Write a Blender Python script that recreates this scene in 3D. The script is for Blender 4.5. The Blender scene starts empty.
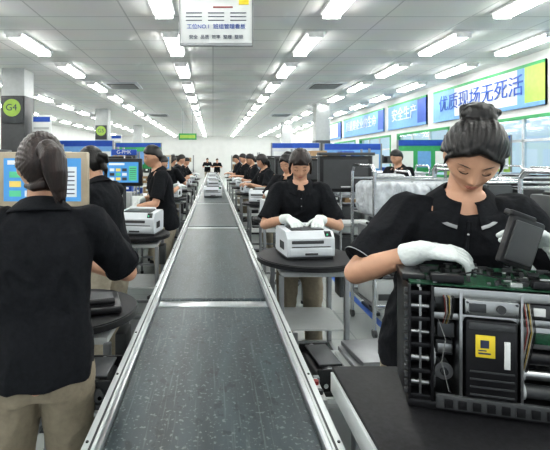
import bpy, bmesh, math, random
from mathutils import Vector, Matrix, noise
random.seed(4)
V=Vector
sc=bpy.context.scene
COL=sc.collection
# ------------------------------------------------------------------ materials
MATS={}
def mat(name,col,rough=.5,metal=0.,emit=0.,var=.08,scale=12.,bump=0.,stretch=None,spec=.5,ecol=None):
    if name in MATS: return MATS[name]
    m=bpy.data.materials.new(name); m.use_nodes=True
    nt=m.node_tree; b=nt.nodes['Principled BSDF']
    tc=nt.nodes.new('ShaderNodeTexCoord'); mp=nt.nodes.new('ShaderNodeMapping')
    nt.links.new(tc.outputs['Object'],mp.inputs['Vector'])
    if stretch: mp.inputs['Scale'].default_value=stretch
    n=nt.nodes.new('ShaderNodeTexNoise'); n.inputs['Scale'].default_value=scale; n.inputs['Detail'].default_value=4
    nt.links.new(mp.outputs['Vector'],n.inputs['Vector'])
    r=nt.nodes.new('ShaderNodeValToRGB')
    r.color_ramp.elements[0].position=.3; r.color_ramp.elements[1].position=.7
    r.color_ramp.elements[0].color=[c*(1-var) for c in col]+[1]
    r.color_ramp.elements[1].color=[min(1,c*(1+var)) for c in col]+[1]
    nt.links.new(n.outputs['Fac'],r.inputs['Fac'])
    nt.links.new(r.outputs['Color'],b.inputs['Base Color'])
    b.inputs['Roughness'].default_value=rough; b.inputs['Metallic'].default_value=metal
    b.inputs['Specular IOR Level'].default_value=spec
    if emit:
        b.inputs['Emission Color'].default_value=list(ecol or col)+[1]; b.inputs['Emission Strength'].default_value=emit
    if bump:
        bp=nt.nodes.new('ShaderNodeBump'); bp.inputs['Strength'].default_value=bump; bp.inputs['Distance'].default_value=.01
        nt.links.new(n.outputs['Fac'],bp.inputs['Height']); nt.links.new(bp.outputs['Normal'],b.inputs['Normal'])
    MATS[name]=m; return m
def grid_mat(name,c1,c2,bw,bh,mortar=.01,rough=.5,offset=0.):
    m=bpy.data.materials.new(name); m.use_nodes=True; nt=m.node_tree; b=nt.nodes['Principled BSDF']
    tc=nt.nodes.new('ShaderNodeTexCoord'); br=nt.nodes.new('ShaderNodeTexBrick')
    br.offset=offset; br.inputs['Scale'].default_value=1; br.inputs['Brick Width'].default_value=bw; br.inputs['Row Height'].default_value=bh
    br.inputs['Mortar Size'].default_value=mortar
    br.inputs['Color1'].default_value=list(c1)+[1]; br.inputs['Color2'].default_value=[c*.97 for c in c1]+[1]; br.inputs['Mortar'].default_value=list(c2)+[1]
    nt.links.new(tc.outputs['Object'],br.inputs['Vector']); 
    n=nt.nodes.new('ShaderNodeTexNoise'); n.inputs['Scale'].default_value=1.5
    mx=nt.nodes.new('ShaderNodeMixRGB'); mx.blend_type='MULTIPLY'; mx.inputs[0].default_value=.12
    nt.links.new(tc.outputs['Object'],n.inputs['Vector'])
    nt.links.new(br.outputs['Color'],mx.inputs[1]); nt.links.new(n.outputs['Color'],mx.inputs[2])
    nt.links.new(mx.outputs[0],b.inputs['Base Color']); b.inputs['Roughness'].default_value=rough
    MATS[name]=m; return m
def belt_mat():
    m=mat('conveyor_belt_rubber',(.026,.040,.046),.38,bump=.1,scale=4,var=.4,stretch=(3,.5,3)); nt=m.node_tree; b=nt.nodes['Principled BSDF']
    tc=nt.nodes.new('ShaderNodeTexCoord'); src=b.inputs['Base Color'].links[0].from_socket
    cur=src
    for sc_,st,lo,hi,col,amt in((85,(1,1,1),.59,.67,(.14,.165,.165,1),.75),(30,(1,.6,1),.60,.66,(.008,.012,.014,1),.7),(9,(14,.35,1),.61,.69,(.11,.135,.14,1),.45)):
        mp=nt.nodes.new('ShaderNodeMapping'); mp.inputs['Scale'].default_value=st; n=nt.nodes.new('ShaderNodeTexNoise'); n.inputs['Scale'].default_value=sc_; n.inputs['Detail'].default_value=3
        r=nt.nodes.new('ShaderNodeValToRGB'); r.color_ramp.elements[0].position=lo; r.color_ramp.elements[1].position=hi; r.color_ramp.elements[1].color=(amt,amt,amt,1)
        mx=nt.nodes.new('ShaderNodeMixRGB'); mx.inputs[2].default_value=col
        nt.links.new(tc.outputs['Object'],mp.inputs[0]); nt.links.new(mp.outputs[0],n.inputs[0]); nt.links.new(n.outputs['Fac'],r.inputs[0]); nt.links.new(r.outputs[0],mx.inputs[0]); nt.links.new(cur,mx.inputs[1]); cur=mx.outputs[0]
    nt.links.new(cur,b.inputs['Base Color']); return m
M_shirt=mat('black_polo_cloth',(.010,.011,.014),.85,bump=.25,scale=60,var=.2,spec=.25)
M_khaki=mat('khaki_cloth',(.25,.215,.16),.85,bump=.2,scale=50)
M_khaki2=mat('pale_khaki_cloth',(.38,.34,.27),.85,bump=.2,scale=50)
M_darktr=mat('dark_trouser_cloth',(.03,.03,.035),.85)
M_skin=mat('skin',(.55,.32,.215),.48,var=.05,scale=30)
M_lip=mat('lips',(.44,.15,.12),.4)
M_eye=mat('eye_white',(.65,.62,.6),.25,var=.02)
M_iris=mat('iris_dark',(.012,.008,.006),.15)
M_hairb=mat('hair_black',(.007,.006,.006),.36,bump=.35,scale=9,stretch=(9,9,1.0),var=.5)
M_hairr=mat('hair_brown',(.017,.0075,.006),.38,bump=.4,scale=9,stretch=(9,9,1.0),var=.5)
M_glove=mat('white_glove_cloth',(.70,.74,.73),.85,bump=.3,scale=120,var=.05)
M_trim=mat('collar_trim_grey',(.36,.37,.38),.8)
M_shoe=mat('shoe_dark',(.03,.03,.035),.5)
M_belt=belt_mat()
M_alu=mat('brushed_aluminium',(.66,.68,.70),.3,1.,scale=40,stretch=(6,.3,6),var=.08)
M_alum=mat('painted_light_rail',(.62,.65,.65),.32,.3,scale=4)
M_chrome=mat('chrome_tube',(.7,.71,.73),.18,1.)
M_steel=mat('grey_steel',(.30,.31,.32),.4,.7)
M_dsteel=mat('dark_steel',(.09,.095,.1),.45,.6)
M_black=mat('black_plastic',(.012,.012,.014),.35,scale=30,var=.2)
M_blackm=mat('black_matte_top',(.011,.011,.013),.5,scale=90,var=.6)
M_white=mat('white_plastic',(.62,.65,.68),.4,var=.03)
M_lgrey=mat('light_grey_panel',(.46,.48,.48),.5,var=.05)
M_dgrey=mat('dark_grey_plastic',(.060,.063,.066),.42)
M_beige=mat('beige_plastic',(.42,.36,.27),.5)
M_blue=mat('blue_paint',(.02,.085,.42),.5)
M_lblue=mat('light_blue_print',(.17,.36,.66),.6)
M_green=mat('green_paint',(.05,.34,.12),.5)
M_lgreen=mat('lime_green_sign',(.36,.54,.10),.5)
M_pcb=mat('pcb_green',(.010,.060,.030),.35,scale=80,var=.6)
M_yellow=mat('yellow_label',(.80,.62,.05),.5,var=.03)
M_red=mat('red_wire',(.35,.03,.03),.4)
M_paper=mat('white_paper',(.76,.78,.77),.7,var=.02)
M_card=mat('cardboard',(.38,.26,.15),.8)
M_ink=mat('dark_print',(.04,.05,.10),.6)
M_wall=mat('wall_paint',(.68,.69,.68),.8,scale=2,var=.04)
M_tube=mat('fluorescent_diffuser',(1,1,1),.5,emit=20,ecol=(1.,1.,.965))
M_fix=mat('fixture_white_metal',(.9,.9,.9),.5)
M_scr=mat('screen_blue',(.05,.2,.45),.2,emit=.45,ecol=(.12,.36,.66),scale=8)
M_scrg=mat('screen_green',(.05,.4,.2),.2,emit=.4,ecol=(.2,.55,.35))
M_scrw=mat('screen_white',(.5,.5,.5),.2,emit=.4,ecol=(.65,.8,.9))
M_scry=mat('screen_yellow',(.5,.4,.1),.2,emit=.4,ecol=(.9,.7,.2))
M_bag=mat('bubble_wrap_film',(.54,.57,.60),.22,bump=.6,scale=22,var=.15)
M_silver=mat('galvanised_sheet',(.50,.51,.51),.3,1.,scale=6)
M_tape=mat('blue_floor_tape',(.03,.12,.45),.5)
M_ceil=grid_mat('ceiling_tile',(.84,.85,.83),(.58,.59,.58),1.2,.6,.012,.8)
M_floor=grid_mat('epoxy_floor',(.45,.48,.47),(.36,.39,.38),.6,.6,.006,.25)
def glassm():
    m=bpy.data.materials.new('window_glass'); m.use_nodes=True; nt=m.node_tree
    for n in list(nt.nodes):
        if n.type=='BSDF_PRINCIPLED': nt.nodes.remove(n)
    t=nt.nodes.new('ShaderNodeBsdfTransparent'); t.inputs[0].default_value=(.85,.95,1,1)
    g=nt.nodes.new('ShaderNodeBsdfGlossy'); g.inputs['Roughness'].default_value=.05
    mx=nt.nodes.new('ShaderNodeMixShader'); mx.inputs[0].default_value=.08
    nt.links.new(t.outputs[0],mx.inputs[1]); nt.links.new(g.outputs[0],mx.inputs[2])
    nt.links.new(mx.outputs[0],nt.nodes['Material Output'].inputs['Surface']); return m
M_glass=glassm()
# ------------------------------------------------------------------ mesh builder
class MB:
    def __init__(s): s.bm=bmesh.new(); s.m=[]
    def mi(s,m):
        if m not in s.m: s.m.append(m)
        return s.m.index(m)
    def box(s,c,size,m,bev=0.,rot=None,seg=2):
        i=s.mi(m); r=bmesh.ops.create_cube(s.bm,size=1.)
        vs=r['verts']; M=Matrix.Translation(c)@(rot.to_4x4() if rot else Matrix())@Matrix.Diagonal((size[0],size[1],size[2],1))
        bmesh.ops.transform(s.bm,matrix=M,verts=vs)
        fs=set(f for v in vs for f in v.link_faces)
        for f in fs: f.material_index=i
        if bev>0:
            es=list(set(e for v in vs for e in v.link_edges))
            bmesh.ops.bevel(s.bm,geom=es,offset=min(bev,min(size)*.45),segments=seg,affect='EDGES',profile=.5,material=-1)
    def bx(s,x0,x1,y0,y1,z0,z1,m,bev=0.):
        s.box(((x0+x1)/2,(y0+y1)/2,(z0+z1)/2),(abs(x1-x0),abs(y1-y0),abs(z1-z0)),m,bev)
    def cyl(s,p0,p1,r,m,seg=16,r2=None,caps=True):
        p0=V(p0);p1=V(p1); d=p1-p0; q=d.to_track_quat('Z','Y').to_matrix().to_4x4()
        i=s.mi(m)
        g=bmesh.ops.create_cone(s.bm,cap_ends=caps,segments=seg,radius1=r,radius2=r if r2 is None else r2,depth=d.length,matrix=Matrix.Translation((p0+p1)/2)@q)
        for f in set(f for v in g['verts'] for f in v.link_faces): f.material_index=i
    def sph(s,c,r,m,rot=None,u=16,v=10):
        i=s.mi(m); 
        if not hasattr(r,'__len__'): r=(r,r,r)
        g=bmesh.ops.create_uvsphere(s.bm,u_segments=u,v_segments=v,radius=1.,matrix=Matrix.Translation(c)@(rot.to_4x4() if rot else Matrix())@Matrix.Diagonal((r[0],r[1],r[2],1)))
        for f in set(f for v_ in g['verts'] for f in v_.link_faces): f.material_index=i
    def tube(s,pts,r,m,seg=10):
        pts=[V(p) for p in pts]
        for a,b in zip(pts[:-1],pts[1:]): s.cyl(a,b,r,m,seg)
        for p in pts[1:-1]: s.sph(p,r,m,u=seg,v=6)
    def rings(s,secs,m,seg=24,pw=2.):
        i=s.mi(m); L=[]
        for c,a,b in secs:
            c=V(c);a=V(a);b=V(b); ring=[]
            for k in range(seg):
                t=2*math.pi*k/seg; ct=math.cos(t); st=math.sin(t)
                ct=math.copysign(abs(ct)**(2/pw),ct); st=math.copysign(abs(st)**(2/pw),st)
                ring.append(s.bm.verts.new(c+a*ct+b*st))
            L.append(ring)
        fs=[]
        for r0,r1 in zip(L[:-1],L[1:]):
            for k in range(seg):
                fs.append(s.bm.faces.new((r0[k],r0[(k+1)%seg],r1[(k+1)%seg],r1[k])))
        fs.append(s.bm.faces.new(L[0][::-1])); fs.append(s.bm.faces.new(L[-1]))
        for f in fs: f.material_index=i
    def prism(s,prof,x0,x1,m,axis='x'):
        i=s.mi(m)
        def P(t,a,b):
            return (t,a,b) if axis=='x' else ((a,t,b) if axis=='y' else (a,b,t))
        A=[s.bm.verts.new(P(x0,a,b)) for a,b in prof]; B=[s.bm.verts.new(P(x1,a,b)) for a,b in prof]
        n=len(prof); fs=[s.bm.faces.new(A[::-1]),s.bm.faces.new(B)]
        for k in range(n): fs.append(s.bm.faces.new((A[k],A[(k+1)%n],B[(k+1)%n],B[k])))
        for f in fs: f.material_index=i
    def limb(s,pts,rads,m,endcap=True,startcap=True):
        pts=[V(p) for p in pts]
        for k in range(len(pts)-1):
            if (pts[k+1]-pts[k]).length>1e-5: s.cyl(pts[k],pts[k+1],rads[k],m,18,rads[k+1])
        for k,(p,r) in enumerate(zip(pts,rads)):
            if (k==0 and not startcap) or (k==len(pts)-1 and not endcap): continue
            s.sph(p,r,m,u=16,v=10)
    def done(s,name,loc=(0,0,0),rz=0.,parent=None,smooth=True,ang=35):
        bmesh.ops.recalc_face_normals(s.bm,faces=s.bm.faces)
        me=bpy.data.meshes.new(name); s.bm.to_mesh(me); s.bm.free()
        for m in s.m: me.materials.append(m)
        if smooth:
            me.shade_smooth(); me.set_sharp_from_angle(angle=math.radians(ang))
        o=bpy.data.objects.new(name,me); COL.objects.link(o); o.location=loc; o.rotation_euler=(0,0,rz)
        if parent is not None:
            o.parent=parent; o.matrix_parent_inverse=Matrix.Translation(-parent.location)
        return o
    def remesh(s,name,vox,m,parent,it=4,wr=0.,wscale=14.,fac=.5):
        bmesh.ops.recalc_face_normals(s.bm,faces=s.bm.faces)
        me=bpy.data.meshes.new('tmp'); s.bm.to_mesh(me); s.bm.free()
        t=bpy.data.objects.new('tmp',me); COL.objects.link(t)
        md=t.modifiers.new('r','REMESH'); md.mode='VOXEL'; md.voxel_size=vox; md.use_smooth_shade=True
        if it:
            sm=t.modifiers.new('s','SMOOTH'); sm.iterations=it; sm.factor=fac
        dg=bpy.context.evaluated_depsgraph_get(); ev=t.evaluated_get(dg)
        nm=bpy.data.meshes.new_from_object(ev); bpy.data.objects.remove(t); bpy.data.meshes.remove(me)
        nm.name=name; nm.materials.clear(); nm.materials.append(m)
        for p in nm.polygons: p.use_smooth=True; p.material_index=0
        if wr:
            ns=[v.normal.copy() for v in nm.vertices]
            for v,n in zip(nm.vertices,ns):
                p=v.co; q=V((p.x*wscale,p.y*wscale,p.z*wscale*.55))
                w=noise.noise(q+V((0,0,noise.noise(q*.4)*2)))
                v.co=p+n*(wr*(1-abs(w)*2.6))
        o=bpy.data.objects.new(name,nm); COL.objects.link(o)
        if parent is not None:
            o.parent=parent; o.matrix_parent_inverse=Matrix.Translation(-parent.location)
        return o
def text(s,size,loc,rot,m,parent,name='lettering',ext=.001):
    c=bpy.data.curves.new(name,'FONT'); c.body=s; c.size=size; c.extrude=ext; c.align_x='CENTER'; c.align_y='CENTER'
    c.materials.append(m); o=bpy.data.objects.new(name,c); COL.objects.link(o); o.location=loc; o.rotation_euler=rot
    if parent is not None:
        o.parent=parent; o.matrix_parent_inverse=Matrix.Translation(-parent.location)
    return o
def empty(name,loc):
    e=bpy.data.objects.new(name,None); e.empty_display_size=.1; e.location=loc; COL.objects.link(e); return e
def sst(a,b,x):
    t=max(0,min(1,(x-a)/(b-a))); return t*t*(3-2*t)
# ------------------------------------------------------------------ head
def headpt(dx,dy,dz):
    x=.074*dx; y=.094*dy; z=.112*dz
    t=sst(0,1,-dz)
    x*=1-.25*t
    x*=1+.05*math.exp(-((dz+.25)/.25)**2)
    if dy<0: y*=1-.42*t
    else:
        y+=.020*t*dy
        g=lambda cx,cz,sx,sz: math.exp(-((x-cx)/sx)**2-((z-cz)/sz)**2)
        y-=.004*math.exp(-(x/.05)**2)
        y+=.017*g(0,-.026,.0095,.013)+.009*g(0,-.006,.008,.022)
        y+=.006*(g(.012,-.031,.007,.007)+g(-.012,-.031,.007,.007))
        y-=.007*(g(.031,.004,.017,.011)+g(-.031,.004,.017,.011))
        y+=.003*(g(.03,.026,.022,.008)+g(-.03,.026,.022,.008))
        y+=.003*(g(.042,-.026,.016,.016)+g(-.042,-.026,.016,.016))
        y+=.007*g(0,-.056,.022,.012)
        y+=.010*g(0,-.092,.022,.016)
    return V((x,y,z))
def head_grid(b,m,F,U,W,fn):
    i=b.mi(m); rows=[]
    top=b.bm.verts.new(F(fn(0,0,1))); bot=b.bm.verts.new(F(fn(0,0,-1)))
    for v in range(1,W):
        ph=math.pi*v/W; row=[]
        for u in range(U):
            th=2*math.pi*u/U
            row.append(b.bm.verts.new(F(fn(math.sin(ph)*math.cos(th),math.sin(ph)*math.sin(th),math.cos(ph)))))
        rows.append(row)
    for u in range(U):
        n=(u+1)%U
        b.bm.faces.new((top,rows[0][u],rows[0][n])); b.bm.faces.new((bot,rows[-1][n],rows[-1][u]))
        for r0,r1 in zip(rows[:-1],rows[1:]): b.bm.faces.new((r0[u],r1[u],r1[n],r0[n]))
def hairfn(style):
    hl={'fringe':.040,'short':.060}.get(style,.066)
    nape=-.105 if style in('fringe','pony_short') else -.085
    def f(dx,dy,dz):
        p=headpt(dx,min(dy,1),dz) if dy<0 else V((.074*dx*(1-.25*sst(0,1,-dz)),.090*dy,.112*dz))
        x,y,z=p
        yb= .040 if z>.035 else (-.004+.044*sst(.0,.035,z) if z>0 else -.004-.03*sst(0,.03,-z))
        if style=='fringe' : yb=.030 if z>-.0 else .03-.04*sst(0,.05,-z)
        if style in('short',): yb-=.008
        h=hl-(.45*abs(x) if style!='fringe' else 0)
        sd=min(max(z-h,yb-y),z-nape)
        k=sst(-.008,.006,sd)
        off=-.014+(.014+.012+.005*max(0,dz)+(.006 if style=='bun_high' and abs(dx)>.3 else 0))*k
        st=.0018*math.sin(46*math.atan2(dx,.35+abs(dz)))*k if style!='short' else 0
        d=V((dx,dy,dz)); return p+d*(off+st)
    return f
def ik(S,W,l1,l2,hint):
    d=W-S; L=d.length
    if L>(l1+l2)*.995: W=S+d*((l1+l2)*.995/L); d=W-S; L=d.length
    u=d/L; a=(l1*l1-l2*l2+L*L)/(2*L); h=math.sqrt(max(0,l1*l1-a*a))
    hp=hint-u*hint.dot(u); hp.normalize()
    return S+u*a+hp*h, W
def hand(b,w,d,n,side,curl,s,m,fat=0.):
    d=d.normalized(); n=(n-d*n.dot(d)).normalized(); t=d.cross(n)*(1 if side=='R' else -1)
    def sec(k,a,c,off=0): return (w+d*k*s+n*off*s,t*(a+fat)*s,n*(c+fat)*s)
    b.rings([sec(-.012,.026,.022),sec(.012,.029,.019),sec(.04,.037,.016),sec(.07,.042,.013,.001),sec(.086,.041,.010,.002)],m,20,2.4)
    for off,L,cm in ((.0325,.070,.75),(.011,.078,1.),(-.0105,.073,1.15),(-.0315,.057,1.3)):
        p=w+d*.080*s+t*off*s; a=.10; dd=(d+t*off*4.).normalized(); pts=[p]
        for k,fr in enumerate((.48,.30,.24)):
            a+=curl*cm*(.55,.75,.5)[k]
            p=p+(dd*math.cos(a)+n*math.sin(a))*L*fr*s; pts.append(p.copy())
        r=[.0092,.0086,.0078,.0066]; b.limb(pts,[(q+fat)*s for q in r],m)
    p=w+d*.022*s+t*.024*s; pts=[p]; dd=(d*.62+t*.72+n*.25).normalized()
    for L,bd in ((.040,0),(.032,.45),(.026,.35)):
        dd=(dd+(d*.8+n*.6*curl-t*.25)*bd).normalized(); p=p+dd*L*s; pts.append(p.copy())
    b.limb(pts,[(q+fat)*s for q in(.014,.0115,.0098,.008)],m)
def person(x,y,H,face,lean,hp,handR,handL,hyaw=0,hpitch=0,hroll=0,hair='bun_low',hm=None,male=False,vox=.008,gloves=True,tr=None,hR=None,hL=None,hintR=None,hintL=None,side=0,curl=.6,feet=.11,name='assembly_worker',hem=-.10,trim=False):
    s=H/1.62; hm=hm or M_hairb; tr=tr or M_khaki
    e=empty(name,(x,y,0))
    f=V((face[0],face[1],0)).normalized(); r=V((f.y,-f.x,0)); up=V((0,0,1))
    u=(up*math.cos(lean)+f*math.sin(lean)+r*side).normalized(); fb=(f-u*f.dot(u)).normalized()
    P=V((x,y,.535*H))
    sw=(.182 if male else .160)*s
    def T(t): return P+u*t*s
    bulk=1.1 if male else 1.
    tor=[(-.09,.145,.10),(0,.163,.112),(.09,.148,.10),(.16,.132,.09),(.26,.14,.10),(.35,.155,.11),(.42,.158,.098),(.465,.140,.082),(.495,.095,.066),(.525,.058,.052)]
    S0=T(.445); N=T(.505)
    SR=S0+r*sw; SL=S0-r*sw
    l1=.285*s; l2=.245*s
    dR=(hintR or (r*.8-up*1-f*.2)); dL=(hintL or (-r*.8-up*1-f*.2))
    ER,WR=ik(SR,V(handR),l1,l2,V(dR)); EL,WL=ik(SL,V(handL),l1,l2,V(dL))
    cy,sy=math.cos(hyaw),math.sin(hyaw); hf=(f*cy+r*sy); hf=(hf*math.cos(hpitch)-up*math.sin(hpitch)).normalized()
    hr=hf.cross(up).normalized(); hu=hr.cross(hf)
    if hroll: 
        q=Matrix.Rotation(hroll,3,hf); hr=q@hr; hu=q@hu
    C=N+(u*.8+hu*.35+hf*.12).normalized()*.150*s
    F=lambda p: C+(hr*p.x+hf*p.y+hu*p.z)*s
    near=vox<.006
    U,W=(120,90) if near else ((72,54) if vox<.009 else (40,30))
    b=MB()
    b.rings([(T(t),r*a*s*bulk,fb*c*s) for t,a,c in tor],M_skin,28,2.2)
    b.limb([N-u*.03*s,C-hu*.045*s-hf*.022*s],[.052*s,.049*s],M_skin)
    head_grid(b,M_skin,F,U,W,headpt)
    for sg in(-1,1):
        b.sph(F(V((sg*.074,-.008,-.006))),(.009*s,.018*s,.031*s),M_skin,rot=Matrix((hr,hf,hu)).transposed())
    for S_,E_,W_ in((SR,ER,WR),(SL,EL,WL)):
        m1=S_.lerp(E_,.5); m2=E_.lerp(W_,.35)
        b.limb([S_,m1,E_,m2,W_],[.052*s,.044*s,.036*s,.037*s,.0225*s],M_skin)
    HR=P+r*.085*s-up*.03; HL=P-r*.085*s-up*.03
    AR=V((x,y,.085))+r*feet*s-f*.02; AL=V((x,y,.085))-r*feet*s-f*.02
    legs=[]
    for h_,a_ in((HR,AR),(HL,AL)):
        k_,a2=ik(h_,a_,(h_-a_).length*.505,(h_-a_).length*.505,f); legs.append((h_,k_,a_))
        b.limb([h_,h_.lerp(k_,.5),k_,k_.lerp(a_,.35),a_],[.085*s,.072*s,.052*s,.05*s,.035*s],M_skin)
    b.remesh('body',vox,M_skin,e,it=3 if near else 2)
    b=MB()
    st=[(hem,.172,.128,0),(-.02,.176,.128,0),(.08,.168,.120,0),(.16,.158,.112,0),(.26,.162,.118,0),(.35,.172,.128,0),(.42,.172,.114,0),(.462,.148,.096,.004),(.484,.104,.080,.020),(.496,.072,.066,.030)]
    b.rings([(T(t),r*a*s*bulk,(fb*c-u*tl)*s) for t,a,c,tl in st],M_shirt,32,2.3)
    for S_,E_,W_ in((SR,ER,WR),(SL,EL,WL)):
        q=S_.lerp(E_,.84)
        b.limb([S_-(S_-S0)*.25,S_,S_.lerp(E_,.4),q],[.066*s,.068*s,.066*s,.064*s],M_shirt,endcap=False)
    b.remesh('polo_shirt',vox*1.2,M_shirt,e,it=3,wr=.0065,wscale=13)
    # collar
    b=MB(); n=28
    i=b.mi(M_shirt); j=b.mi(M_trim); rows=[]
    for (t,a,c,fz) in((.500,.066,.066,.0),(.534,.060,.060,.004),(.530,.072,.070,.012),(.496,.112,.098,.024),(.488,.119,.104,.026)):
        row=[]
        for k in range(n+1):
            th=math.radians(90+17+(326)*k/n); fr=max(0,math.sin(th)); bk=max(0,-math.sin(th))
            row.append(b.bm.verts.new(T(t-.035*fr-(.024*fr if t<.52 else 0)+.014*bk)+r*a*s*math.cos(th)+fb*(c*math.sin(th)+fz*fr)*s))
        rows.append(row)
    for q,(r0,r1) in enumerate(zip(rows[:-1],rows[1:])):
        for k in range(n):
            fc=b.bm.faces.new((r0[k],r0[k+1],r1[k+1],r1[k])); fc.material_index=j if (q==3 and trim) else i
    co=b.done('collar',parent=e)
    md=co.modifiers.new('s','SOLIDIFY'); md.thickness=.003
    b=MB(); p0=T(.445)+fb*.106*s; p1=T(.34)+fb*.138*s
    b.limb([p0,p1],[.007,.006],M_shirt)
    for q in(.3,.8): b.sph(p0.lerp(p1,q)+fb*.008,.0035,M_trim,u=8,v=6)
    b.done('placket',parent=e)
    b=MB()
    for S_,E_,W_ in((SR,ER,WR),(SL,EL,WL)):
        q=S_.lerp(E_,.815); q2=S_.lerp(E_,.85); b.cyl(q,q2,.0715*s,M_shirt,28,.0715*s)
        if trim: b.cyl(S_.lerp(E_,.836),S_.lerp(E_,.846),.0725*s,M_trim,28,.0725*s)
    b.done('sleeve_hems',parent=e)
    b=MB()
    b.rings([(T(t) if t>-.02 else P+up*t*s,r*a*s*bulk,fb*c*s) for t,a,c in((-.12,.150,.105),(-.05,.168,.12),(0,.168,.12),(.06,.155,.11))],tr,24,2.3)
    for h_,k_,a_ in legs:
        b.limb([h_-up*.03,h_.lerp(k_,.5),k_,k_.lerp(a_,.5),a_-up*.03],[.094*s,.084*s,.070*s,.066*s,.064*s],tr,endcap=False)
    b.remesh('trousers',vox*1.3,tr,e,it=3,wr=.006,wscale=11)
    b=MB()
    for h_,k_,a_ in legs:
        c=V((a_.x,a_.y,0))+f*.045
        b.rings([(c-f*.11*s+up*.03,r*.025*s,up*.028),(c-f*.08*s+up*.045,r*.036*s,up*.045),(c-f*.02*s+up*.047,r*.038*s,up*.047),(c+f*.05*s+up*.034,r*.044*s,up*.034),(c+f*.11*s+up*.026,r*.042*s,up*.026),(c+f*.15*s+up*.02,r*.02*s,up*.018)],M_shoe,18,2.6)
    b.done('shoes',parent=e)
    gm=M_glove if gloves else M_skin
    for sd,E_,W_,hd in(('R',ER,WR,hR),('L',EL,WL,hL)):
        fa=(W_-E_).normalized()
        d,nn=hd if hd else ((fa+f*.2-up*.25).normalized(),(-up+(-r if sd=='R' else r)*.35))
        b=MB(); hand(b,W_,V(d),V(nn),sd,curl,s,gm,fat=.0004 if gloves else 0)
        if gloves: b.limb([W_-fa*.055,W_-fa*.02,W_,W_+V(d).normalized()*.015],[.036*s,.032*s,.0285*s,.027*s],gm,startcap=False)
        b.remesh(('glove_' if gloves else 'hand_')+('right' if sd=='R' else 'left'),.0022 if near else (.0042 if vox<.009 else .006),gm,e,it=2)
    if hf.y<.5:
        verts=[headpt(math.sin(ph)*math.cos(th),math.sin(ph)*math.sin(th),math.cos(ph)) for ph in [math.pi*k/60 for k in range(1,60)] for th in [math.pi*j/60 for j in range(1,60)]]
        def sf(xx,zz): return min(verts,key=lambda p:(p.x-xx)**2+(p.z-zz)**2+(0 if p.y>0 else 1)).y
        R3=Matrix((hr,hf,hu)).transposed(); b=MB(); down=hpitch>.3
        for sg in(-1,1):
            ex=.031*sg; yy=sf(ex,.003)
            if down:
                b.sph(F(V((ex,yy-.0025,.002))),(.0150*s,.0068*s,.0085*s),M_skin,rot=R3)
                pts=[F(V((ex+sg*dx,sf(ex+sg*dx,dz)+dy,dz))) for dx,dz,dy in((-.013,.000,.001),(-.007,-.0035,.0030),(0,-.0050,.0038),(.008,-.0040,.0030),(.015,.0005,.001))]
                b.tube(pts,.0015*s,M_iris,6)
            else:
                b.sph(F(V((ex,yy-.002,.001))),(.0135*s,.006*s,.0055*s),M_eye,rot=R3)
                b.sph(F(V((ex,yy-.0005,.001))),(.0060*s,.0062*s,.0052*s),M_iris,rot=R3)
                pts=[F(V((ex+sg*dx,sf(ex+sg*dx,dz)+.0008,dz))) for dx,dz in((-.014,.000),(-.008,.0055),(0,.0075),(.009,.0055),(.016,.0))]
                b.tube(pts,.0016*s,M_iris,6)
            pts=[F(V((ex+sg*dx,sf(ex+sg*dx,dz)-.0002,dz))) for dx,dz in((-.015,.020),(-.006,.0235),(.006,.0240),(.018,.0195))]
            b.limb(pts,[.0008*s,.0018*s,.0017*s,.0006*s],hm)
        def lp(dx,dz): return F(V((dx,sf(dx,dz)-.0012,dz)))
        for pts,rr in(([(-.019,-.054),(-.010,-.0512),(0,-.0522),(.010,-.0512),(.019,-.054)],[.001,.0025,.0028,.0025,.001]),([(-.017,-.0555),(-.009,-.0592),(0,-.060),(.009,-.0592),(.017,-.0555)],[.001,.003,.0036,.003,.001])):
            b.limb([lp(*q) for q in pts],[q*s for q in rr],M_lip)
        b.done('face_features',parent=e)
    R3=Matrix((hr,hf,hu)).transposed()
    b=MB(); head_grid(b,hm,F,U*2 if near else U,W,hairfn(hair))
    def hl(pts,rd): b.limb([F(V(p)) for p in pts],[q*s for q in rd],hm)
    if hair=='bun_high':
        b.sph(F(V((.0,-.070,.108))),(.050*s,.042*s,.036*s),hm,rot=R3)
        for k in range(7):
            a=k*.9; hl([(.030*math.cos(a),-.074+.02*math.sin(a),.128),(.047*math.cos(a+.5),-.074+.035*math.sin(a+.5),.114),(.046*math.cos(a+1.1),-.074+.036*math.sin(a+1.1),.094)],[.010,.013,.008])
        hl([(.008,.066,.092),(-.028,.080,.070),(-.060,.062,.042),(-.076,.036,.006)],[.008,.011,.011,.006])
        hl([(.008,.066,.092),(.035,.076,.072),(.062,.056,.045),(.077,.032,.012)],[.008,.011,.011,.006])
        hl([(-.075,.034,.006),(-.079,.026,-.03),(-.076,.026,-.06)],[.006,.004,.0015]); hl([(.076,.032,.006),(.079,.024,-.03)],[.006,.002])
    if hair=='bun_low':
        b.sph(F(V((.0,-.105,.005))),(.045*s,.034*s,.045*s),hm,rot=R3); hl([(-.03,-.12,.03),(.0,-.14,.012),(.03,-.12,-.02)],[.016,.022,.016])
        hl([(0,-.1,-.03),(0.005,-.115,-.075),(.01,-.11,-.11)],[.026,.020,.008])
    if hair=='pony':
        hl([(0,-.085,.045),(0,-.125,.03),(0,-.135,-.03),(.005,-.125,-.09),(.008,-.115,-.13)],[.022,.026,.028,.022,.008])
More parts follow.
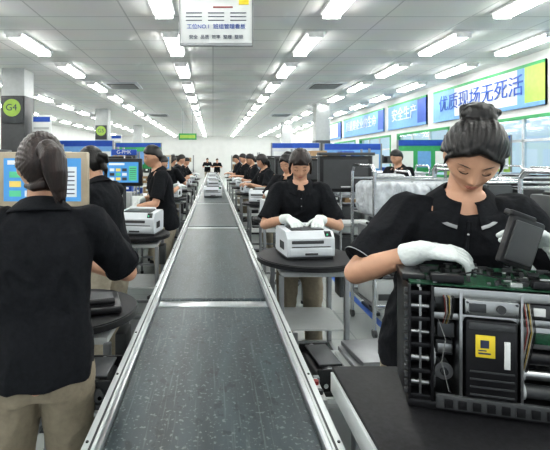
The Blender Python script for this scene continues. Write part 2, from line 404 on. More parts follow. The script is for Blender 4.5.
    if hair=='pony_short':
        hl([(0,-.085,.030),(.008,-.118,.030),(.018,-.138,.0),(.026,-.138,-.05),(.034,-.130,-.10),(.040,-.122,-.145)],[.030,.036,.040,.034,.026,.008])
        for k in range(9):
            a=k*.7; hl([(.01+.02*math.cos(a),-.122+.012*math.sin(a),.030),(.020+.036*math.cos(a),-.140+.018*math.sin(a),-.01),(.028+.030*math.cos(a),-.136+.018*math.sin(a),-.065),(.042+.016*math.cos(a),-.126+.012*math.sin(a),-.135-.01*(k%3))],[.009,.010,.009,.003])
        for sx in(-1,1):
            for q in range(4): hl([(sx*.064,.02-.012*q,.055-.03*q),(sx*.056,-.055,.045-.022*q),(0.005,-.105,.030)],[.006,.008,.008])
        hl([(-.05,-.0,-.07),(-.03,-.05,-.085),(0,-.07,-.08),(.03,-.05,-.085),(.05,-.0,-.07)],[.01,.016,.02,.016,.01])
    if hair=='fringe':
        hl([(-.066,.035,.03),(-.076,.025,-.02),(-.074,.015,-.07)],[.013,.013,.008]); hl([(.066,.035,.03),(.076,.025,-.02),(.074,.015,-.07)],[.013,.013,.008])
        hl([(0,-.08,-.05),(0,-.085,-.11),(0,-.08,-.15)],[.05,.04,.02])
        hl([(0,.07,.085),(-.03,.082,.055),(-.055,.065,.032)],[.012,.012,.006]); hl([(0,.07,.085),(.025,.084,.058),(.05,.07,.035)],[.012,.012,.006])
    b.remesh('hair',.0034 if near else (.005 if vox<.009 else .008),hm,e,it=3)
    return e
# ------------------------------------------------------------------ room
def room():
    X0,X1,Y0,Y1,ZC=-9.,6.,-4.,36.,3.5
    b=MB(); b.bx(X0,X1,Y0,Y1,-.1,0,M_floor); b.done('floor',smooth=False)
    b=MB(); b.bx(X0-.2,X1+.2,Y0,Y1+.2,ZC,ZC+.1,M_ceil); b.done('ceiling',smooth=False)
    b=MB(); b.bx(X0-.2,X0,Y0,Y1,0,ZC,M_wall); b.done('wall_left',smooth=False)
    b=MB(); b.bx(X0-.2,X1+.2,Y1,Y1+.2,0,ZC,M_wall); b.done('wall_back',smooth=False)
    b=MB(); sill=1.05; head=2.35
    b.bx(X1,X1+.2,Y0,Y1,0,sill,M_wall); b.bx(X1,X1+.2,Y0,Y1,head,ZC,M_wall)
    ys=[Y0+k*3.6 for k in range(12)]
    for k,yy in enumerate(ys): b.bx(X1,X1+.2,yy,min(Y1,yy+.5),sill,head,M_wall)
    b.done('wall_right',smooth=False)
    for k,yy in enumerate(ys[:-1]):
        y0=yy+.5; y1=min(Y1,yy+3.6)
        b=MB()
        for a,c in((y0,y0+.06),(y1-.06,y1)): b.bx(X1-.02,X1+.08,a,c,sill,head,M_green)
        b.bx(X1-.02,X1+.08,y0,y1,sill,sill+.06,M_green); b.bx(X1-.02,X1+.08,y0,y1,head-.06,head,M_green)
        for q in(1,2): 
            ym=y0+(y1-y0)*q/3; b.bx(X1,X1+.06,ym-.025,ym+.025,sill,head,M_white)
        b.bx(X1,X1+.06,y0,y1,1.85,1.9,M_white)
        b.bx(X1+.02,X1+.03,y0+.05,y1-.05,sill+.05,head-.05,M_glass)
        b.done('window_%d'%(k+1),smooth=False)
    b=MB(); b.bx(X1-.03,X1,Y0,Y1,0,.12,M_lgrey); b.done('baseboard_right',smooth=False)
    b=MB(); b.bx(X0,X0+.03,Y0,Y1,0,.12,M_lgrey); b.done('baseboard_left',smooth=False)
    for k,(y0,y1,bc,txt) in enumerate(((5.2,7.4,M_lblue,'品质第一'),(7.7,11.6,M_paper,'优质现场无死活'),(12,14.6,M_lblue,'安全生产'),(15,19.6,M_lblue,'质量是企业的生命'),(20,25,M_paper,'精益求精'))):
        e=empty('wall_banner',(5.96,(y0+y1)/2,2.9)); zt=3.32
        b=MB(); b.bx(5.95,5.985,y0,y1,2.50,zt,bc)
        b.bx(5.94,5.985,y0,y1,2.50,2.58,M_lblue); b.bx(5.94,5.985,y0,y1,zt-.06,zt,M_green)
        b.bx(5.94,5.985,y0,y0+.5,2.58,zt-.06,M_lgreen if k==1 else M_blue)
        if k==1: b.bx(5.94,5.985,y1-1.0,y1,2.58,zt-.06,M_lblue); b.bx(5.94,5.985,y0+.5,y0+.7,2.58,zt-.06,M_lblue)
        b.done('banner_sheet',parent=e,smooth=False)
        text(txt,.44,(5.93,(y0+y1)/2+.1,2.92),(math.pi/2,0,-math.pi/2),M_blue if bc is M_paper else M_paper,e,ext=.004)
    for xr in(-7.6,-5.4,-3.1,-.66,1.6,3.9,5.3):
        yy=-3.2
        while yy<35:
            b=MB(); w=.15
            b.bx(-w,w,-.62,.62,-.035,0,M_fix,.004)
            for dx in(-.075,.075): b.cyl((dx,-.6,-.06),(dx,.6,-.06),.032,M_tube,12)
            for yy2 in(-.61,.61): b.bx(-.12,.12,yy2-.01,yy2+.01,-.095,-.03,M_fix)
            b.done('fluorescent_ceiling_light',(xr,yy,3.5)); yy+=2.1
    for x,y in((-2.4,11.5),(3.0,11.5),(-2.4,19),(3,19)):
        b=MB(); b.bx(-.45,.45,-.45,.45,-.03,0,M_white,.01); b.bx(-.36,.36,-.36,.36,-.04,-.028,M_dgrey)
        for q in range(6): b.bx(-.34,.34,-.3+q*.12,-.27+q*.12,-.05,-.038,M_lgrey)
        b.done('ceiling_air_vent',(x,y,3.5))
room()
def pillar(x,y,txt):
    e=empty('pillar',(x,y,0)); b=MB(); b.bx(x-.25,x+.25,y-.25,y+.25,0,3.5,M_lgrey,.01); b.bx(x-.26,x+.26,y-.26,y+.26,0,2.9 if txt=='G4' else 2.2,M_dgrey,.01); b.done('shaft',parent=e)
    if txt:
        b=MB(); b.bx(x-.22,x+.22,y-.30,y-.265,2.3,2.85,M_dsteel,.01); b.cyl((x,y-.31,2.63),(x,y-.30,2.63),.19,M_lgreen,24); b.cyl((x,y-.315,2.63),(x,y-.305,2.63),.15,M_lgreen,24); b.done('bay_sign',parent=e)
        text(txt,.20,(x,y-.325,2.63),(math.pi/2,0,0),M_ink,e)
        b=MB(); b.bx(x+.32,x+.75,y-.03,y,1.6,2.5,M_paper,.005); b.bx(x+.35,x+.72,y-.035,y-.03,2.35,2.46,M_blue)
        for q in range(5): b.bx(x+.36,x+.70,y-.036,y-.03,1.7+q*.12,1.75+q*.12,M_lgrey)
        b.bx(x+.2,x+.34,y-.03,y,2.0,2.06,M_steel); b.done('notice_board',parent=e)
pillar(-4.35,9.6,'G4'); pillar(-4.35,17,'G5'); pillar(-4.35,25,''); pillar(3.9,15.5,''); pillar(3.9,23,'')
e=empty('hanging_notice_board',(.01,3.5,2.8))
b=MB(); b.bx(-.27,.32,3.49,3.51,2.44,3.05,M_paper,.003); b.bx(-.275,.325,3.485,3.515,2.425,2.45,M_steel,.002); b.bx(-.275,.325,3.485,3.515,3.04,3.06,M_steel,.002)
b.bx(-.275,-.265,3.485,3.515,2.43,3.06,M_steel); b.bx(.315,.325,3.485,3.515,2.43,3.06,M_steel)
b.cyl((-.2,3.5,3.05),(-.2,3.5,3.5),.004,M_chrome,8); b.cyl((.25,3.5,3.05),(.25,3.5,3.5),.004,M_chrome,8)
b.bx(-.22,-.10,3.484,3.489,2.80,2.92,M_lblue); b.bx(.02,.14,3.484,3.489,2.80,2.92,M_lblue); b.bx(.21,.29,3.484,3.489,2.76,2.92,M_yellow)
for q in range(3):
    for c in range(3): b.bx(-.22+c*.18,-.09+c*.18,3.486,3.489,2.63+q*.03,2.636+q*.03,M_ink)
b.bx(.0,.16,3.486,3.489,2.735,2.745,M_red)
b.done('board',parent=e)
text('工位NO.1  班组管理看板',.044,(.025,3.484,2.58),(math.pi/2,0,0),M_blue,e); text('安全  品质  效率  整理  整顿',.036,(.025,3.484,2.495),(math.pi/2,0,0),M_ink,e)
e=empty('hanging_exit_sign',(-1,17,2.5)); b=MB(); b.bx(-1.35,-.65,16.98,17.02,2.3,2.55,M_green,.005); b.bx(-1.3,-.7,16.97,16.98,2.36,2.49,M_lgreen)
b.cyl((-1.2,17,2.55),(-1.2,17,3.5),.008,M_steel,8); b.cyl((-.8,17,2.55),(-.8,17,3.5),.008,M_steel,8); b.done('sign_panel',parent=e)
# ------------------------------------------------------------------ conveyor
def conveyor():
    b=MB(); segs=[(.25,2.22),(2.30,4.75),(4.83,7.4),(7.48,10),(10.08,13),(13.08,16),(16.08,20),(20.08,25)]
    for y0,y1 in segs:
        b.bx(-.283,.283,y0+.03,y1-.03,.735,.75,M_belt)
        for yy in(y0+.035,y1-.035): b.cyl((-.283,yy,.715),(.283,yy,.715),.035,M_belt,20)
        b.bx(-.283,.283,y0+.05,y1-.05,.64,.66,M_belt)
        b.bx(-.283,.283,y1,y1+.08,.70,.745,M_alu,.003)
        for sg in(-1,1):
            b.bx(sg*.285,sg*.300,y0,y1+.08,.62,.772,M_alu,.002)
            b.bx(sg*.300,sg*.332,y0,y1+.08,.66,.778,M_alum,.004)
            b.bx(sg*.306,sg*.312,y0,y1+.08,.775,.7795,M_dsteel)
            b.bx(sg*.300,sg*.330,y0,y1+.08,.60,.645,M_dsteel,.002)
            b.bx(sg*.328,sg*.334,y0,y1+.08,.70,.712,M_dsteel)
            for yy in(y0+.2,y1-.2):
                b.bx(sg*.30,sg*.25,yy-.03,yy+.03,.03,.64,M_steel,.003); b.cyl((sg*.275,yy,0),(sg*.275,yy,.03),.035,M_dgrey,14)
        for yy in(y0+.2,y1-.2): b.bx(-.28,.28,yy-.02,yy+.02,.25,.29,M_steel)
        n=int((y1-y0)/.35)
        for q in range(n): 
            for sg in(-1,1): b.cyl((sg*.322,y0+.15+q*.35,.778),(sg*.322,y0+.15+q*.35,.781),.004,M_dsteel,8)
        b.bx(-.2,.2,y0+.5,y0+.9,.40,.60,M_dgrey,.01)
    b.bx(.334,.364,1.36,1.50,.62,.74,M_lgrey,.004); b.bx(.364,.368,1.38,1.48,.64,.72,M_dgrey)
    b.cyl((.349,1.40,.74),(.349,1.40,.752),.010,M_dgrey,14); b.cyl((.349,1.46,.74),(.349,1.46,.752),.010,M_red,14)
    b.tube([(.349,1.5,.66),(.352,1.62,.60),(.35,1.8,.58),(.345,2.1,.60)],.007,M_black,8)
    b.done('belt_conveyor')
conveyor()
# ------------------------------------------------------------------ furniture / machines
def turntable(x,y,z=.87,r=.32):
    b=MB(); b.cyl((0,0,z-.025),(0,0,z),r,M_blackm,48); b.cyl((0,0,z-.03),(0,0,z-.004),r+.008,M_black,48)
    b.cyl((0,0,z-.06),(0,0,z-.03),.11,M_steel,24)
    h=z-.06; w=.20
    b.bx(-w,w,-w,w,h-.03,h,M_lgrey,.004)
    for sx in(-1,1):
        for sy in(-1,1):
            b.bx(sx*w-.015,sx*w+.015,sy*w-.015,sy*w+.015,.02,h-.02,M_steel,.003); b.cyl((sx*w,sy*w,0),(sx*w,sy*w,.03),.022,M_dgrey,12)
        b.bx(sx*w-.012,sx*w+.012,-w,w,.2,.225,M_steel); b.bx(-w,w,sx*w-.012,sx*w+.012,.2,.225,M_steel)
    b.bx(-w,w,-w,w,.45,.46,M_lgrey)
    b.bx(w,w+.05,-.06,.06,h-.2,h-.04,M_dgrey,.005)
    return b.done('turntable_stand',(x,y,0))
def printer(x,y,z,rz=0,dark=False,s=1.):
    b=MB(); W=M_dgrey if dark else M_white
    prof=[(-.16,.02),(-.17,.07),(-.165,.155),(-.12,.205),(.14,.215),(.165,.19),(.165,.02)]
    prof=[(a*s,c*s) for a,c in prof]
    b.prism(prof,-.185*s,.185*s,W)
    b.bx(-.18*s,.18*s,-.15*s,.15*s,0,.022*s,M_dgrey,.004)
    b.box((0,-.005*s,.212*s),(.26*s,.17*s,.018*s),M_dgrey,.005,Matrix.Rotation(.045,3,'X'))
    b.bx(-.12*s,.12*s,.09*s,.15*s,.205*s,.235*s,W,.01)
    b.bx(-.165*s,.165*s,-.176*s,-.165*s,.03*s,.085*s,W,.006); b.bx(-.15*s,.15*s,-.172*s,-.160*s,.092*s,.098*s,M_black)
    b.bx(-.05*s,.05*s,-.182*s,-.172*s,.035*s,.05*s,M_dgrey,.003)
    b.bx(-.15*s,.10*s,-.170*s,-.160*s,.118*s,.142*s,M_dgrey,.003)
    b.box((.14*s,-.140*s,.186*s),(.05*s,.05*s,.006*s),M_black,.002,Matrix.Rotation(.85,3,'X'))
    b.cyl((.13*s,-.150*s,.178*s),(.13*s,-.158*s,.186*s),.007*s,M_scrg,10)
    for sg in(-1,1):
        for q in range(6): b.bx(sg*.184*s,sg*.188*s,(-.08+q*.02)*s,(-.07+q*.02)*s,.06*s,.12*s,M_dgrey)
    return b.done('laser_printer',(x,y,z),rz,ang=25)
def monitor(name,x,y,zc,w,h,frame,rz,base,kind=0):
    b=MB()
    b.box((0,0,zc),(w,.05,h),frame,.01); b.box((0,.04,zc),(w*.7,.06,h*.7),frame,.02)
    b.box((0,-.0255,zc),(w-.07,.004,h-.07),M_scr)
    ww=w-.07; hh=h-.07
    b.box((-ww*.2,-.028,zc+hh*.40),(ww*.5,.003,hh*.1),M_scrw)
    for i in range(3):
        for j in range(3):
            b.box((-ww*.35+i*ww*.2,-.028,zc-hh*.32+j*hh*.22),(ww*.15,.003,hh*.14),[M_scrg,M_scrw,M_scry,M_dgrey][(i+2*j+kind)%4])
    b.box((ww*.32,-.028,zc-hh*.05),(ww*.25,.003,hh*.7),M_scrg if kind else M_scrw)
    for q in range(6): b.box((ww*.32,-.030,zc-hh*.32+q*hh*.1),(ww*.2,.002,hh*.025),M_ink)
    b.cyl((0,.07,base+.01),(0,.07,zc),.018,M_dsteel,12); b.cyl((0,.05,base),(0,.05,base+.015),.11,M_dsteel,24)
    return b.done(name,(x,y,0),rz)
b=MB(); b.bx(.375,1.45,.45,1.36,.82,.85,M_blackm,.006); b.bx(.40,1.42,.48,1.33,.76,.82,M_steel,.003)
for x in(.43,1.39):
    for y in(.51,1.26): b.bx(x-.02,x+.02,y-.02,y+.02,0,.78,M_steel,.003)
b.bx(.43,1.39,.5,.52,.3,.33,M_steel); b.bx(.43,1.39,1.25,1.27,.3,.33,M_steel); b.bx(.366,.376,.5,1.34,.78,.84,M_alum,.002)
b.done('workbench')
M_w1=mat('wire_dull_red',(.22,.03,.025),.5); M_w2=mat('wire_grey',(.35,.35,.34),.5); M_w3=mat('wire_dull_yellow',(.38,.28,.06),.5)
def chassis():
    b=MB(); D=.20; W=.42
    b.bx(0,W,0,D,0,.022,M_black,.004); b.bx(.07,W-.02,-.006,.008,.008,.045,M_dgrey,.003)
    for q in range(9): b.bx(.09+q*.034,.11+q*.034,-.009,-.005,.014,.036,M_black,.001)
    b.bx(0,.008,.0,D,.02,.33,M_black,.002); b.bx(.058,.066,.0,D,.02,.33,M_black,.002)
    for z in(.022,.09,.16,.23,.30): b.bx(.0,.066,.006,D-.01,z,z+.012,M_black,.002)
    b.bx(.008,.058,.05,.06,.02,.33,M_black)
    for q in range(14): b.bx(-.008,.0,.004,.018,.035+q*.021,.045+q*.021,M_dgrey)
    for z,r,m in((.062,.018,M_dgrey),(.128,.022,M_lgrey),(.198,.016,M_dgrey),(.268,.020,M_dsteel)):
        b.cyl((.010,.020,z),(.056,.020,z),r*.4,M_silver,14)
        b.cyl((.067,.05,z),(.076,.05,z),r,m,24)
        for a in range(12): b.box((.0715,.05+(r+.001)*math.cos(a*.5236),z+(r+.001)*math.sin(a*.5236)),(.009,.004,.004),m,0,Matrix.Rotation(a*.5236,3,'X'))
    b.box((.033,.012,.17),(.006,.004,.30),M_silver)
    b.bx(W-.012,W,.002,D,.02,.335,M_silver,.001); b.bx(W-.03,W-.012,.0,.012,.02,.335,M_silver,.001)
    for z in(.07,.14,.21,.28): b.cyl((W-.021,-.002,z),(W-.021,.004,z),.005,M_dsteel,10)
    b.bx(.066,W-.012,.150,.154,.022,.325,M_silver); b.bx(.066,W-.012,.006,.150,.318,.322,M_silver)
    b.bx(.066,W-.012,.002,.012,.300,.326,M_silver,.002); b.bx(.066,W-.012,.014,.022,.238,.256,M_silver,.002)
    for q in range(5): b.bx(.10+q*.06,.125+q*.06,.148,.151,.05,.10,M_dsteel)
    b.bx(.128,.136,.0,.15,.022,.318,M_silver,.001); b.bx(.272,.279,.0,.15,.022,.318,M_silver,.001)
    b.cyl((.102,.05,.085),(.102,.09,.085),.024,M_silver,24); b.cyl((.102,.042,.085),(.102,.05,.085),.010,M_dsteel,16)
    b.bx(.080,.124,.05,.10,.130,.170,M_dgrey,.003); b.bx(.084,.120,.044,.05,.138,.162,M_silver,.001); b.bx(.080,.124,.03,.10,.185,.225,M_dsteel,.003)
    b.tube([(.08,.03,.24),(.10,.024,.18),(.09,.024,.12),(.11,.03,.04)],.0013,M_w2,6)
    b.bx(.140,.268,-.004,.08,.262,.300,M_silver,.003); b.bx(.150,.190,-.008,-.003,.27,.292,M_dsteel,.001); b.cyl((.225,-.009,.281),(.225,-.002,.281),.011,M_dgrey,16)
    for x in(.146,.262): 
        for z in(.268,.294): b.cyl((x,-.007,z),(x,-.002,z),.003,M_dsteel,8)
    b.bx(.142,.266,-.004,.10,.045,.250,M_black,.008); b.bx(.150,.258,-.008,-.003,.225,.243,M_dgrey,.003)
    b.bx(.165,.211,-.0080,-.004,.155,.212,M_yellow,.001); b.bx(.232,.246,-.0080,-.004,.13,.200,M_paper,.001)
    b.bx(.171,.200,-.0092,-.0078,.164,.168,M_ink); b.bx(.176,.196,-.0092,-.0078,.180,.200,M_ink); b.bx(.171,.190,-.0092,-.0078,.172,.175,M_ink)
    for z in(.055,.075,.095,.115): b.bx(.152,.256,-.0065,-.003,z,z+.004,M_dgrey)
    for z,r,m in((.060,.018,M_dgrey),(.105,.014,M_silver),(.150,.020,M_black)): b.cyl((.28,.045,z),(W-.012,.045,z),r,m,24); b.cyl((.284,.045,z),(.294,.045,z),r*1.25,M_lgrey,20)
    b.bx(.282,W-.03,.02,.026,.180,.235,M_silver,.001); b.bx(.30,.36,.012,.02,.195,.222,M_pcb,.001)
    b.bx(.282,.39,.01,.09,.260,.296,M_dgrey,.004); b.bx(.30,.33,.004,.011,.268,.288,M_paper,.001)
    for q,m in enumerate((M_w1,M_w2,M_black,M_w3,M_w2,M_black,M_black)):
        x=.283+q*.003; b.tube([(x,.02,.318),(x-.004,-.006,.285),(x+.003,-.004,.23),(x-.003,.01,.16),(x-.002,.04,.10)],.0012,m,6)
        b.tube([(.085+q*.004,.02,.318),(.09+q*.004,-.006,.300),(.094+q*.003,-.002,.26),(.094+q*.003,.04,.21)],.0011,m,6)
    b.cyl((.07,.18,.28),(W-.012,.18,.28),.014,M_dgrey,20)
    R=Matrix.Rotation(.05,3,'X')
    b.box((.215,.095,.338),(.42,.19,.004),M_pcb,0,R)
    for x in(.03,.39):
        for y in(.02,.17): b.cyl((x,y,.32),(x,y,.338),.005,M_silver,8)
    rn=random.Random(3)
    for q in range(120):
        x=rn.uniform(.02,.41); y=rn.uniform(.010,.180); k=rn.random(); z=.340+(y-.1)*.05
        if k<.25: b.box((x,y,z+.003),(.018,.018,.005),M_black)
        elif k<.42: b.cyl((x,y,z),(x,y,z+.013),.0055,rn.choice([M_dgrey,M_silver,M_black]),12)
        elif k<.8: b.box((x,y,z+.002),(.009,.005,.004),rn.choice([M_lgrey,M_silver,M_dgrey,M_black]))
        else: b.box((x,y,z+.005),(.026,.008,.010),rn.choice([M_lgrey,M_black,M_dgrey,M_dgrey]))
    b.bx(-.010,.05,.03,.15,.331,.350,M_black,.003); b.bx(.06,.14,.0,.025,.34,.360,M_black,.002); b.bx(.30,.40,.0,.02,.338,.356,M_black,.002)
    b.tube([(.12,.02,.355),(.16,.0,.372),(.22,.01,.358),(.28,.03,.350)],.0022,M_black,6)
    o=b.done('printer_chassis',(.515,1.135,.85),math.radians(-15)); o.scale=(.95,.95,.98); return o
chassis()
b=MB(); R=Matrix.Rotation(.32,3,'Y')@Matrix.Rotation(.2,3,'Z')
b.box((0,0,0),(.105,.018,.13),M_black,.006,R); b.box((0,-.012,0),(.085,.006,.105),M_dgrey,.004,R); b.box((0.0,.0,.07),(.08,.026,.014),M_black,.003,R)
b.done('printer_cover_panel',(.80,1.12,1.285))
b=MB(); b.cyl((0,0,.006),(.09,.02,.006),.004,M_silver,12); b.cyl((-.09,-.02,.010),(0,0,.010),.010,M_dgrey,14); b.done('screwdriver',(.56,.92,.85))
turntable(.62,2.84); printer(.605,2.86,.87,.12,s=.84)
for k,y in enumerate((4.7,6.4,8.2,10.,11.8,13.8,16)):
    turntable(.74,y,r=.3); printer(.72,y,.87,.2*(-1)**k,s=.92)
b=MB()
for x in(.42,.95):
    for y in(1.75,2.2): b.bx(x-.012,x+.012,y-.012,y+.012,0,.62,M_steel,.002)
for z in(.25,.50): b.bx(.40,.97,1.73,2.22,z,z+.02,M_lgrey,.003)
b.bx(.40,.97,1.73,1.74,.52,.54,M_alum); b.done('parts_shelf')
b=MB()
for q,(z,c) in enumerate(((0,M_lgrey),(.03,M_steel),(.06,M_steel))): b.box((.02*q,0,z+.012),(.30,.24,.022),c,.004,Matrix.Rotation(.06*q,3,'Z'))
b.done('stacked_plastic_panels',(.76,2.04,.52))
def fuser(x,y,z,rz):
    b=MB(); b.bx(-.07,.07,-.14,.14,0,.02,M_dgrey,.003)
    for q,(dx,dz,r) in enumerate(((-.04,.05,.025),(.03,.05,.022),(-.01,.09,.018))): 
        b.cyl((dx,-.13,dz),(dx,.13,dz),r,[M_black,M_dgrey,M_steel][q],20); b.cyl((dx,-.15,dz),(dx,.15,dz),r*.4,M_chrome,12)
    for sy in(-1,1): b.bx(-.07,.07,sy*.13-.006,sy*.13+.006,0,.11,M_black,.003); b.cyl((.02,sy*.14,.06),(.02,sy*.15,.06),.026,M_dgrey,20)
    b.bx(-.05,.05,-.1,.1,.105,.115,M_dsteel,.002); return b.done('printer_roller_unit',(x,y,z),rz)
fuser(.49,1.92,.52,.1)
b=MB(); b.bx(.6,1.5,2.5,2.56,0,.002,M_tape); b.bx(1.5,1.56,1.5,9,0,.002,M_tape); b.done('floor_marking_tape')
turntable(-.64,1.99,.82,.28); turntable(-.66,3.72,.87,.28); printer(-.63,3.72,.87,-.15,s=.9)
for k,y in enumerate((5.5,7.2,9,10.8,12.6,14.5)):
    turntable(-.74,y,r=.3); printer(-.72,y,.87,.15*(-1)**k,s=.92)
b=MB(); b.box((0,0,.02),(.30,.24,.03),M_black,.008); b.box((.0,.0,.045),(.24,.17,.02),M_dgrey,.006,Matrix.Rotation(.1,3,'Y')); b.cyl((-.12,-.08,.05),(.12,-.08,.05),.014,M_black,14); b.bx(-.14,-.10,-.1,.1,.03,.08,M_black,.004)
b.done('printer_top_cover',(-.58,1.97,.82),.3)
b=MB()
for x in(-.47,-.36):
    for y in(1.5,1.68): b.bx(x-.01,x+.01,y-.01,y+.01,0,.62,M_steel)
b.bx(-.49,-.34,1.47,1.71,.62,.635,M_lgrey,.002); b.done('side_parts_shelf')
o=fuser(-.415,1.59,.635,0)
o.scale=(.85,.75,.9)
b=MB(); b.bx(-1.75,-1.08,2.25,9.,.72,.75,M_lgrey,.004)
for y in(2.3,4,5.7,7.4,8.9):
    for x in(-1.7,-1.12): b.bx(x-.02,x+.02,y-.02,y+.02,0,.72,M_steel)
b.bx(-1.7,-1.1,2.3,8.9,.3,.32,M_lgrey); b.done('assembly_table')
monitor('test_monitor',-.95,2.42,1.39,.50,.31,M_beige,.0,0.0)
monitor('test_monitor',-.88,4.22,1.38,.37,.27,M_black,.05,0.0,1)
monitor('test_monitor',-1.3,5.8,1.40,.42,.3,M_black,.0,.75,1)
monitor('test_monitor',-.95,7.9,1.45,.36,.28,M_beige,.0,0,0)
b=MB(); b.box((0,0,0),(.26,.02,.06),M_blue,.004); b.cyl((0,.03,-1.58),(0,.03,.0),.01,M_chrome,10); b.cyl((0,.03,-1.58),(0,.03,-1.57),.1,M_dsteel,20)
o=b.done('station_label_sign',(-.92,4.45,1.58)); text('G-PMK',.05,(-.92,4.437,1.58),(math.pi/2,0,0),M_paper,o)
def pbox(x,y,z,w,d,h,m,rz=0):
    b=MB(); b.box((0,0,h/2),(w,d,h),m,.004); b.box((0,0,h+.0005),(w*.98,.04,.001),M_beige); b.box((0,-d/2-.001,h*.55),(w*.4,.001,h*.3),M_paper); b.bx(-w/2,w/2,-.002,.002,h,h+.001,M_dgrey); return b.done('carton_box',(x,y,z),rz)
pbox(-1.45,2.9,.75,.3,.25,.2,M_card,.1); pbox(-1.4,3.5,.75,.3,.3,.25,M_white,.0); pbox(-1.45,4.7,.75,.35,.3,.3,M_card,.2); pbox(-1.45,6.7,.75,.35,.3,.25,M_lgrey,.1)
printer(0,8.8,.75,0); printer(.02,11.6,.75,.1); printer(0,14.4,.75,0); printer(0,18,.75)
# ------------------------------------------------------------------ racks on right
def tuberack(x,y,w,d,h,rz=0,film=True):
    b=MB(); r=.016
    for sx in(-1,1):
        b.tube([(sx*w/2,-d/2,.06),(sx*w/2,-d/2,h-.05),(sx*w/2,-d/2+.05,h),(sx*w/2,d/2-.05,h),(sx*w/2,d/2,h-.05),(sx*w/2,d/2,.06)],r,M_chrome,12)
        for sy in(-1,1): b.cyl((sx*w/2-.012,sy*d/2,.035),(sx*w/2+.012,sy*d/2,.035),.035,M_dgrey,16)
    for z in(.25,.65,1.02): 
        b.bx(-w/2,w/2,-d/2,d/2,z-.008,z,M_steel)
        for sy in(-1,1): b.cyl((-w/2,sy*d/2,z+.02),(w/2,sy*d/2,z+.02),.010,M_chrome,10)
    for sy in(-1,1): b.cyl((-w/2,sy*d/2,h-.12),(w/2,sy*d/2,h-.12),.012,M_chrome,10)
    rn=random.Random(int(x*100+y*10)); n=max(2,int(w/.26))
    for z in(.25,.65,1.02):
        if film and z>1: continue
        for k in range(n):
            cx=-w/2+(k+.5)*w/n; ww=w/n*.8; hh=rn.uniform(.16,.27); m=rn.choice([M_dgrey,M_black,M_lgrey,M_steel,M_dsteel,M_dgrey])
            b.bx(cx-ww/2,cx+ww/2,-d*.38,d*.38,z,z+hh,m,.012); b.bx(cx-ww*.35,cx+ww*.35,-d*.38-.01,-d*.38,z+hh*.2,z+hh*.45,M_dgrey if m is not M_dgrey else M_steel,.003)
            b.cyl((cx-ww*.4,-d*.3,z+hh+.01),(cx+ww*.4,-d*.3,z+hh+.01),.014,M_dsteel,12); b.bx(cx-ww*.3,cx+ww*.3,-.05,.1,z+hh,z+hh+.02,M_black,.004)
    o=b.done('tube_trolley_rack',(x,y,0),rz)
    if film:
        b=MB()
        for k in range(n):
            cx=-w/2+(k+.5)*w/n; b.box((cx,0,1.02+.14),(w/n*.9,d*.8,.24+.05*rn.random()),M_bag,.04,Matrix.Rotation(rn.uniform(-.15,.15),3,'Z'))
        c=b.remesh('film_wrapped_parts',.012,M_bag,o,it=3,wr=.014,wscale=16); c.matrix_parent_inverse=Matrix()
    return o
tuberack(1.75,3.9,.8,.5,1.45,.05); tuberack(2.9,4.5,.9,.5,1.4,-.1,False); tuberack(2.45,2.9,.42,.45,1.42,.1,False); tuberack(2.1,5.8,.9,.5,1.35); tuberack(3.9,5.6,.9,.5,1.4,.1,False); tuberack(3.2,7.6,1.,.5,1.4); tuberack(4.7,7.4,.9,.5,1.4,0)
def insp(x,y,w,h,zt,rz=0):
    b=MB()
    for sx in(-1,1): b.bx(sx*w/2-.015,sx*w/2+.015,-.015,.015,.0,zt,M_dsteel,.003); b.bx(sx*w/2-.02,sx*w/2+.02,-.18,.18,0,.03,M_dsteel,.003)
    b.box((0,0,zt-h/2),(w,.05,h),M_black,.01); b.box((0,-.027,zt-h/2),(w-.07,.006,h-.07),M_dgrey); b.box((0,-.02,zt+.02),(w+.04,.09,.03),M_dsteel,.004)
    b.bx(-w/2,w/2,-.14,.14,.86,.885,M_lgrey,.003); b.box((0,-.032,zt-h*.85),(w*.2,.004,.012),M_paper)
    return b.done('inspection_screen_stand',(x,y,0),rz)
insp(1.32,4.3,.52,.36,1.54,.05); insp(1.25,5.9,.45,.32,1.52); insp(1.3,7.4,.45,.32,1.52); insp(1.35,9,.5,.35,1.55)
def board(x,y,w,z0,z1,m1,rz=0):
    b=MB(); b.box((0,0,(z0+z1)/2),(w,.03,z1-z0),m1,.004); b.box((0,-.017,z1-.08),(w,.005,.14),M_blue)
    for q in range(3): b.box((-w/3+q*w/3,-.018,(z0+z1)/2-.08),(w*.25,.004,(z1-z0)*.5),[M_paper,M_lblue,M_paper][q])
    for sx in(-1,1): b.bx(sx*w/2-.02,sx*w/2+.02,-.02,.02,0,z1,M_steel); b.bx(sx*w/2-.02,sx*w/2+.02,-.25,.25,0,.03,M_steel)
    return b.done('information_board',(x,y,0),rz)
board(5.3,8.6,1.3,1.2,2.0,M_lgreen); board(5.2,10.6,1.3,1.2,2.,M_green); board(3.4,10.5,1.4,1.2,1.9,M_lblue); board(2.4,12.5,1.4,1.3,2.,M_white); board(-3.3,11,1.5,1.2,2.,M_lblue); board(-5.2,8,1.5,1.2,2.,M_white); board(-2.6,15,1.6,1.2,2.1,M_green)
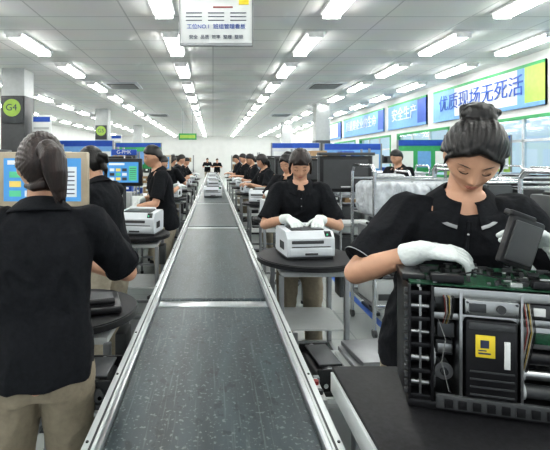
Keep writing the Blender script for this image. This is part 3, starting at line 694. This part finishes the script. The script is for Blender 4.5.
def shelf(x,y,w,h,rz=0):
    b=MB(); rn=random.Random(int(x*31+y*17))
    for sx in(-1,1):
        for sy in(-1,1): b.bx(sx*w/2-.02,sx*w/2+.02,sy*.25-.02,sy*.25+.02,0,h,M_steel)
    z=.15
    while z<h:
        b.bx(-w/2,w/2,-.25,.25,z-.02,z,M_lgrey); xx=-w/2+.05
        while xx<w/2-.3:
            ww=rn.uniform(.2,.38); hh=rn.uniform(.15,.3); b.bx(xx,xx+ww,-.2,.2,z,z+hh,rn.choice([M_card,M_dsteel,M_dgrey,M_blue,M_dgrey,M_card,M_black]),.006); b.bx(xx+ww*.3,xx+ww*.7,-.203,-.2,z+hh*.4,z+hh*.7,M_paper); xx+=ww+rn.uniform(.02,.1)
        z+=.42
    return b.done('storage_shelf',(x,y,0),rz)
for x,y in((-3.2,6.6),(-2.6,8.4),(-3.0,12.6),(-5.6,11),(-6.8,9.5),(-5,14),(-2.4,17.5),(2.6,9.6),(4.6,12.6),(2.3,14.2),(2.4,17.5),(4.6,19),(-4.6,20),(-1.8,22),(1.8,23),(3.2,27),(-3,27)): shelf(x,y,1.6,1.75)
# ------------------------------------------------------------------ people
Z=math.radians
person(.79,1.53,1.64,(-.25,-.97),Z(9),0,(.600,1.235,1.24),(.945,1.18,1.26),hyaw=Z(12),hpitch=Z(42),hroll=Z(-8),hair='bun_high',vox=.0045,
  hR=((.93,-.25,-.02),(-.1,.3,-1)),hL=((-.80,-.05,.45),(-.35,-.2,-.9)),hintR=(-1,.15,-.9),hintL=(1,.2,-1),curl=.6,side=-.13,trim=True)
person(-.575,1.43,1.58,(-.25,.97),Z(5),0,(-.53,1.78,1.07),(-.82,1.78,1.05),hyaw=Z(-14),hpitch=Z(14),hair='pony_short',hm=M_hairr,vox=.0055,gloves=False,tr=M_khaki,hintR=(1,.1,-.7),curl=.7,hem=-.07)
person(-.71,2.95,1.60,(-.85,.5),Z(14),0,(-1.12,3.25,.98),(-1.12,2.85,.98),hpitch=Z(15),hair='bun_low',vox=.008,tr=M_khaki2)
person(-.50,4.55,1.65,(-.95,-.3),Z(10),0,(-.80,4.72,1.05),(-.80,4.3,1.02),hpitch=Z(15),hair='short',male=True,vox=.009,tr=M_khaki2)
person(.65,3.24,1.58,(-.12,-1.),Z(9),0,(.51,2.93,1.105),(.72,2.93,1.10),hyaw=Z(4),hpitch=Z(30),hair='fringe',hm=M_hairr,vox=.0075,tr=M_khaki,
  hR=((.45,-.85,-.35),(.2,-.2,-1)),hL=((-.3,-.88,-.4),(-.2,-.2,-1)))
bg=[(.95,5.25,(-.6,-.8),'bun_high'),(.90,6.95,(-1,-.3),'fringe'),(.88,8.8,(-1,-.1),'short'),(.85,10.6,(-1,-.4),'bun_low'),(-.86,6.3,(1,.3),'short'),(-.85,8.1,(.6,.8),'bun_low'),(-.85,9.9,(1,0),'pony'),(.8,12.6,(-1,0),'short'),(-.85,12,(1,-.2),'short'),(.25,26,(0,-1),'short'),(-.35,27,(0,-1),'short'),(2.9,6.6,(-1,-.5),'short'),(-2.2,6.2,(.3,1),'short'),(-2.9,9.6,(1,0),'bun_low'),(1.9,8.6,(-1,0),'pony')]
for k,(x,y,fc,hs) in enumerate(bg):
    f=V((fc[0],fc[1],0)).normalized(); r=V((f.y,-f.x,0)); c=V((x,y,1.12))+f*.36
    person(x,y,1.56+.03*(k%4),fc,Z(8),0,c+r*.12,c-r*.12,hpitch=Z(20),hair=hs,male=hs=='short',vox=.0125,tr=[M_khaki,M_khaki2,M_darktr][k%3],gloves=k%2==0)
# ------------------------------------------------------------------ world, camera
w=bpy.data.worlds.new('World'); sc.world=w; w.use_nodes=True; nt=w.node_tree
bgk=nt.nodes['Background']; bgk.inputs[0].default_value=(.88,.95,1.,1); bgk.inputs[1].default_value=.8
cam=bpy.data.cameras.new('camera'); co=bpy.data.objects.new('camera',cam); COL.objects.link(co)
co.location=(0,0,1.5); co.rotation_euler=(math.pi/2,0,0); cam.sensor_width=36; cam.lens=36*430/550
cam.shift_x=(275-213)/550; cam.shift_y=-(225-160)/550; cam.clip_start=.02; cam.clip_end=200
sc.camera=co
sc.view_settings.view_transform='Standard'; sc.view_settings.exposure=-.05
try: sc.view_settings.look='Medium High Contrast'
except Exception as ex: print('look',ex)
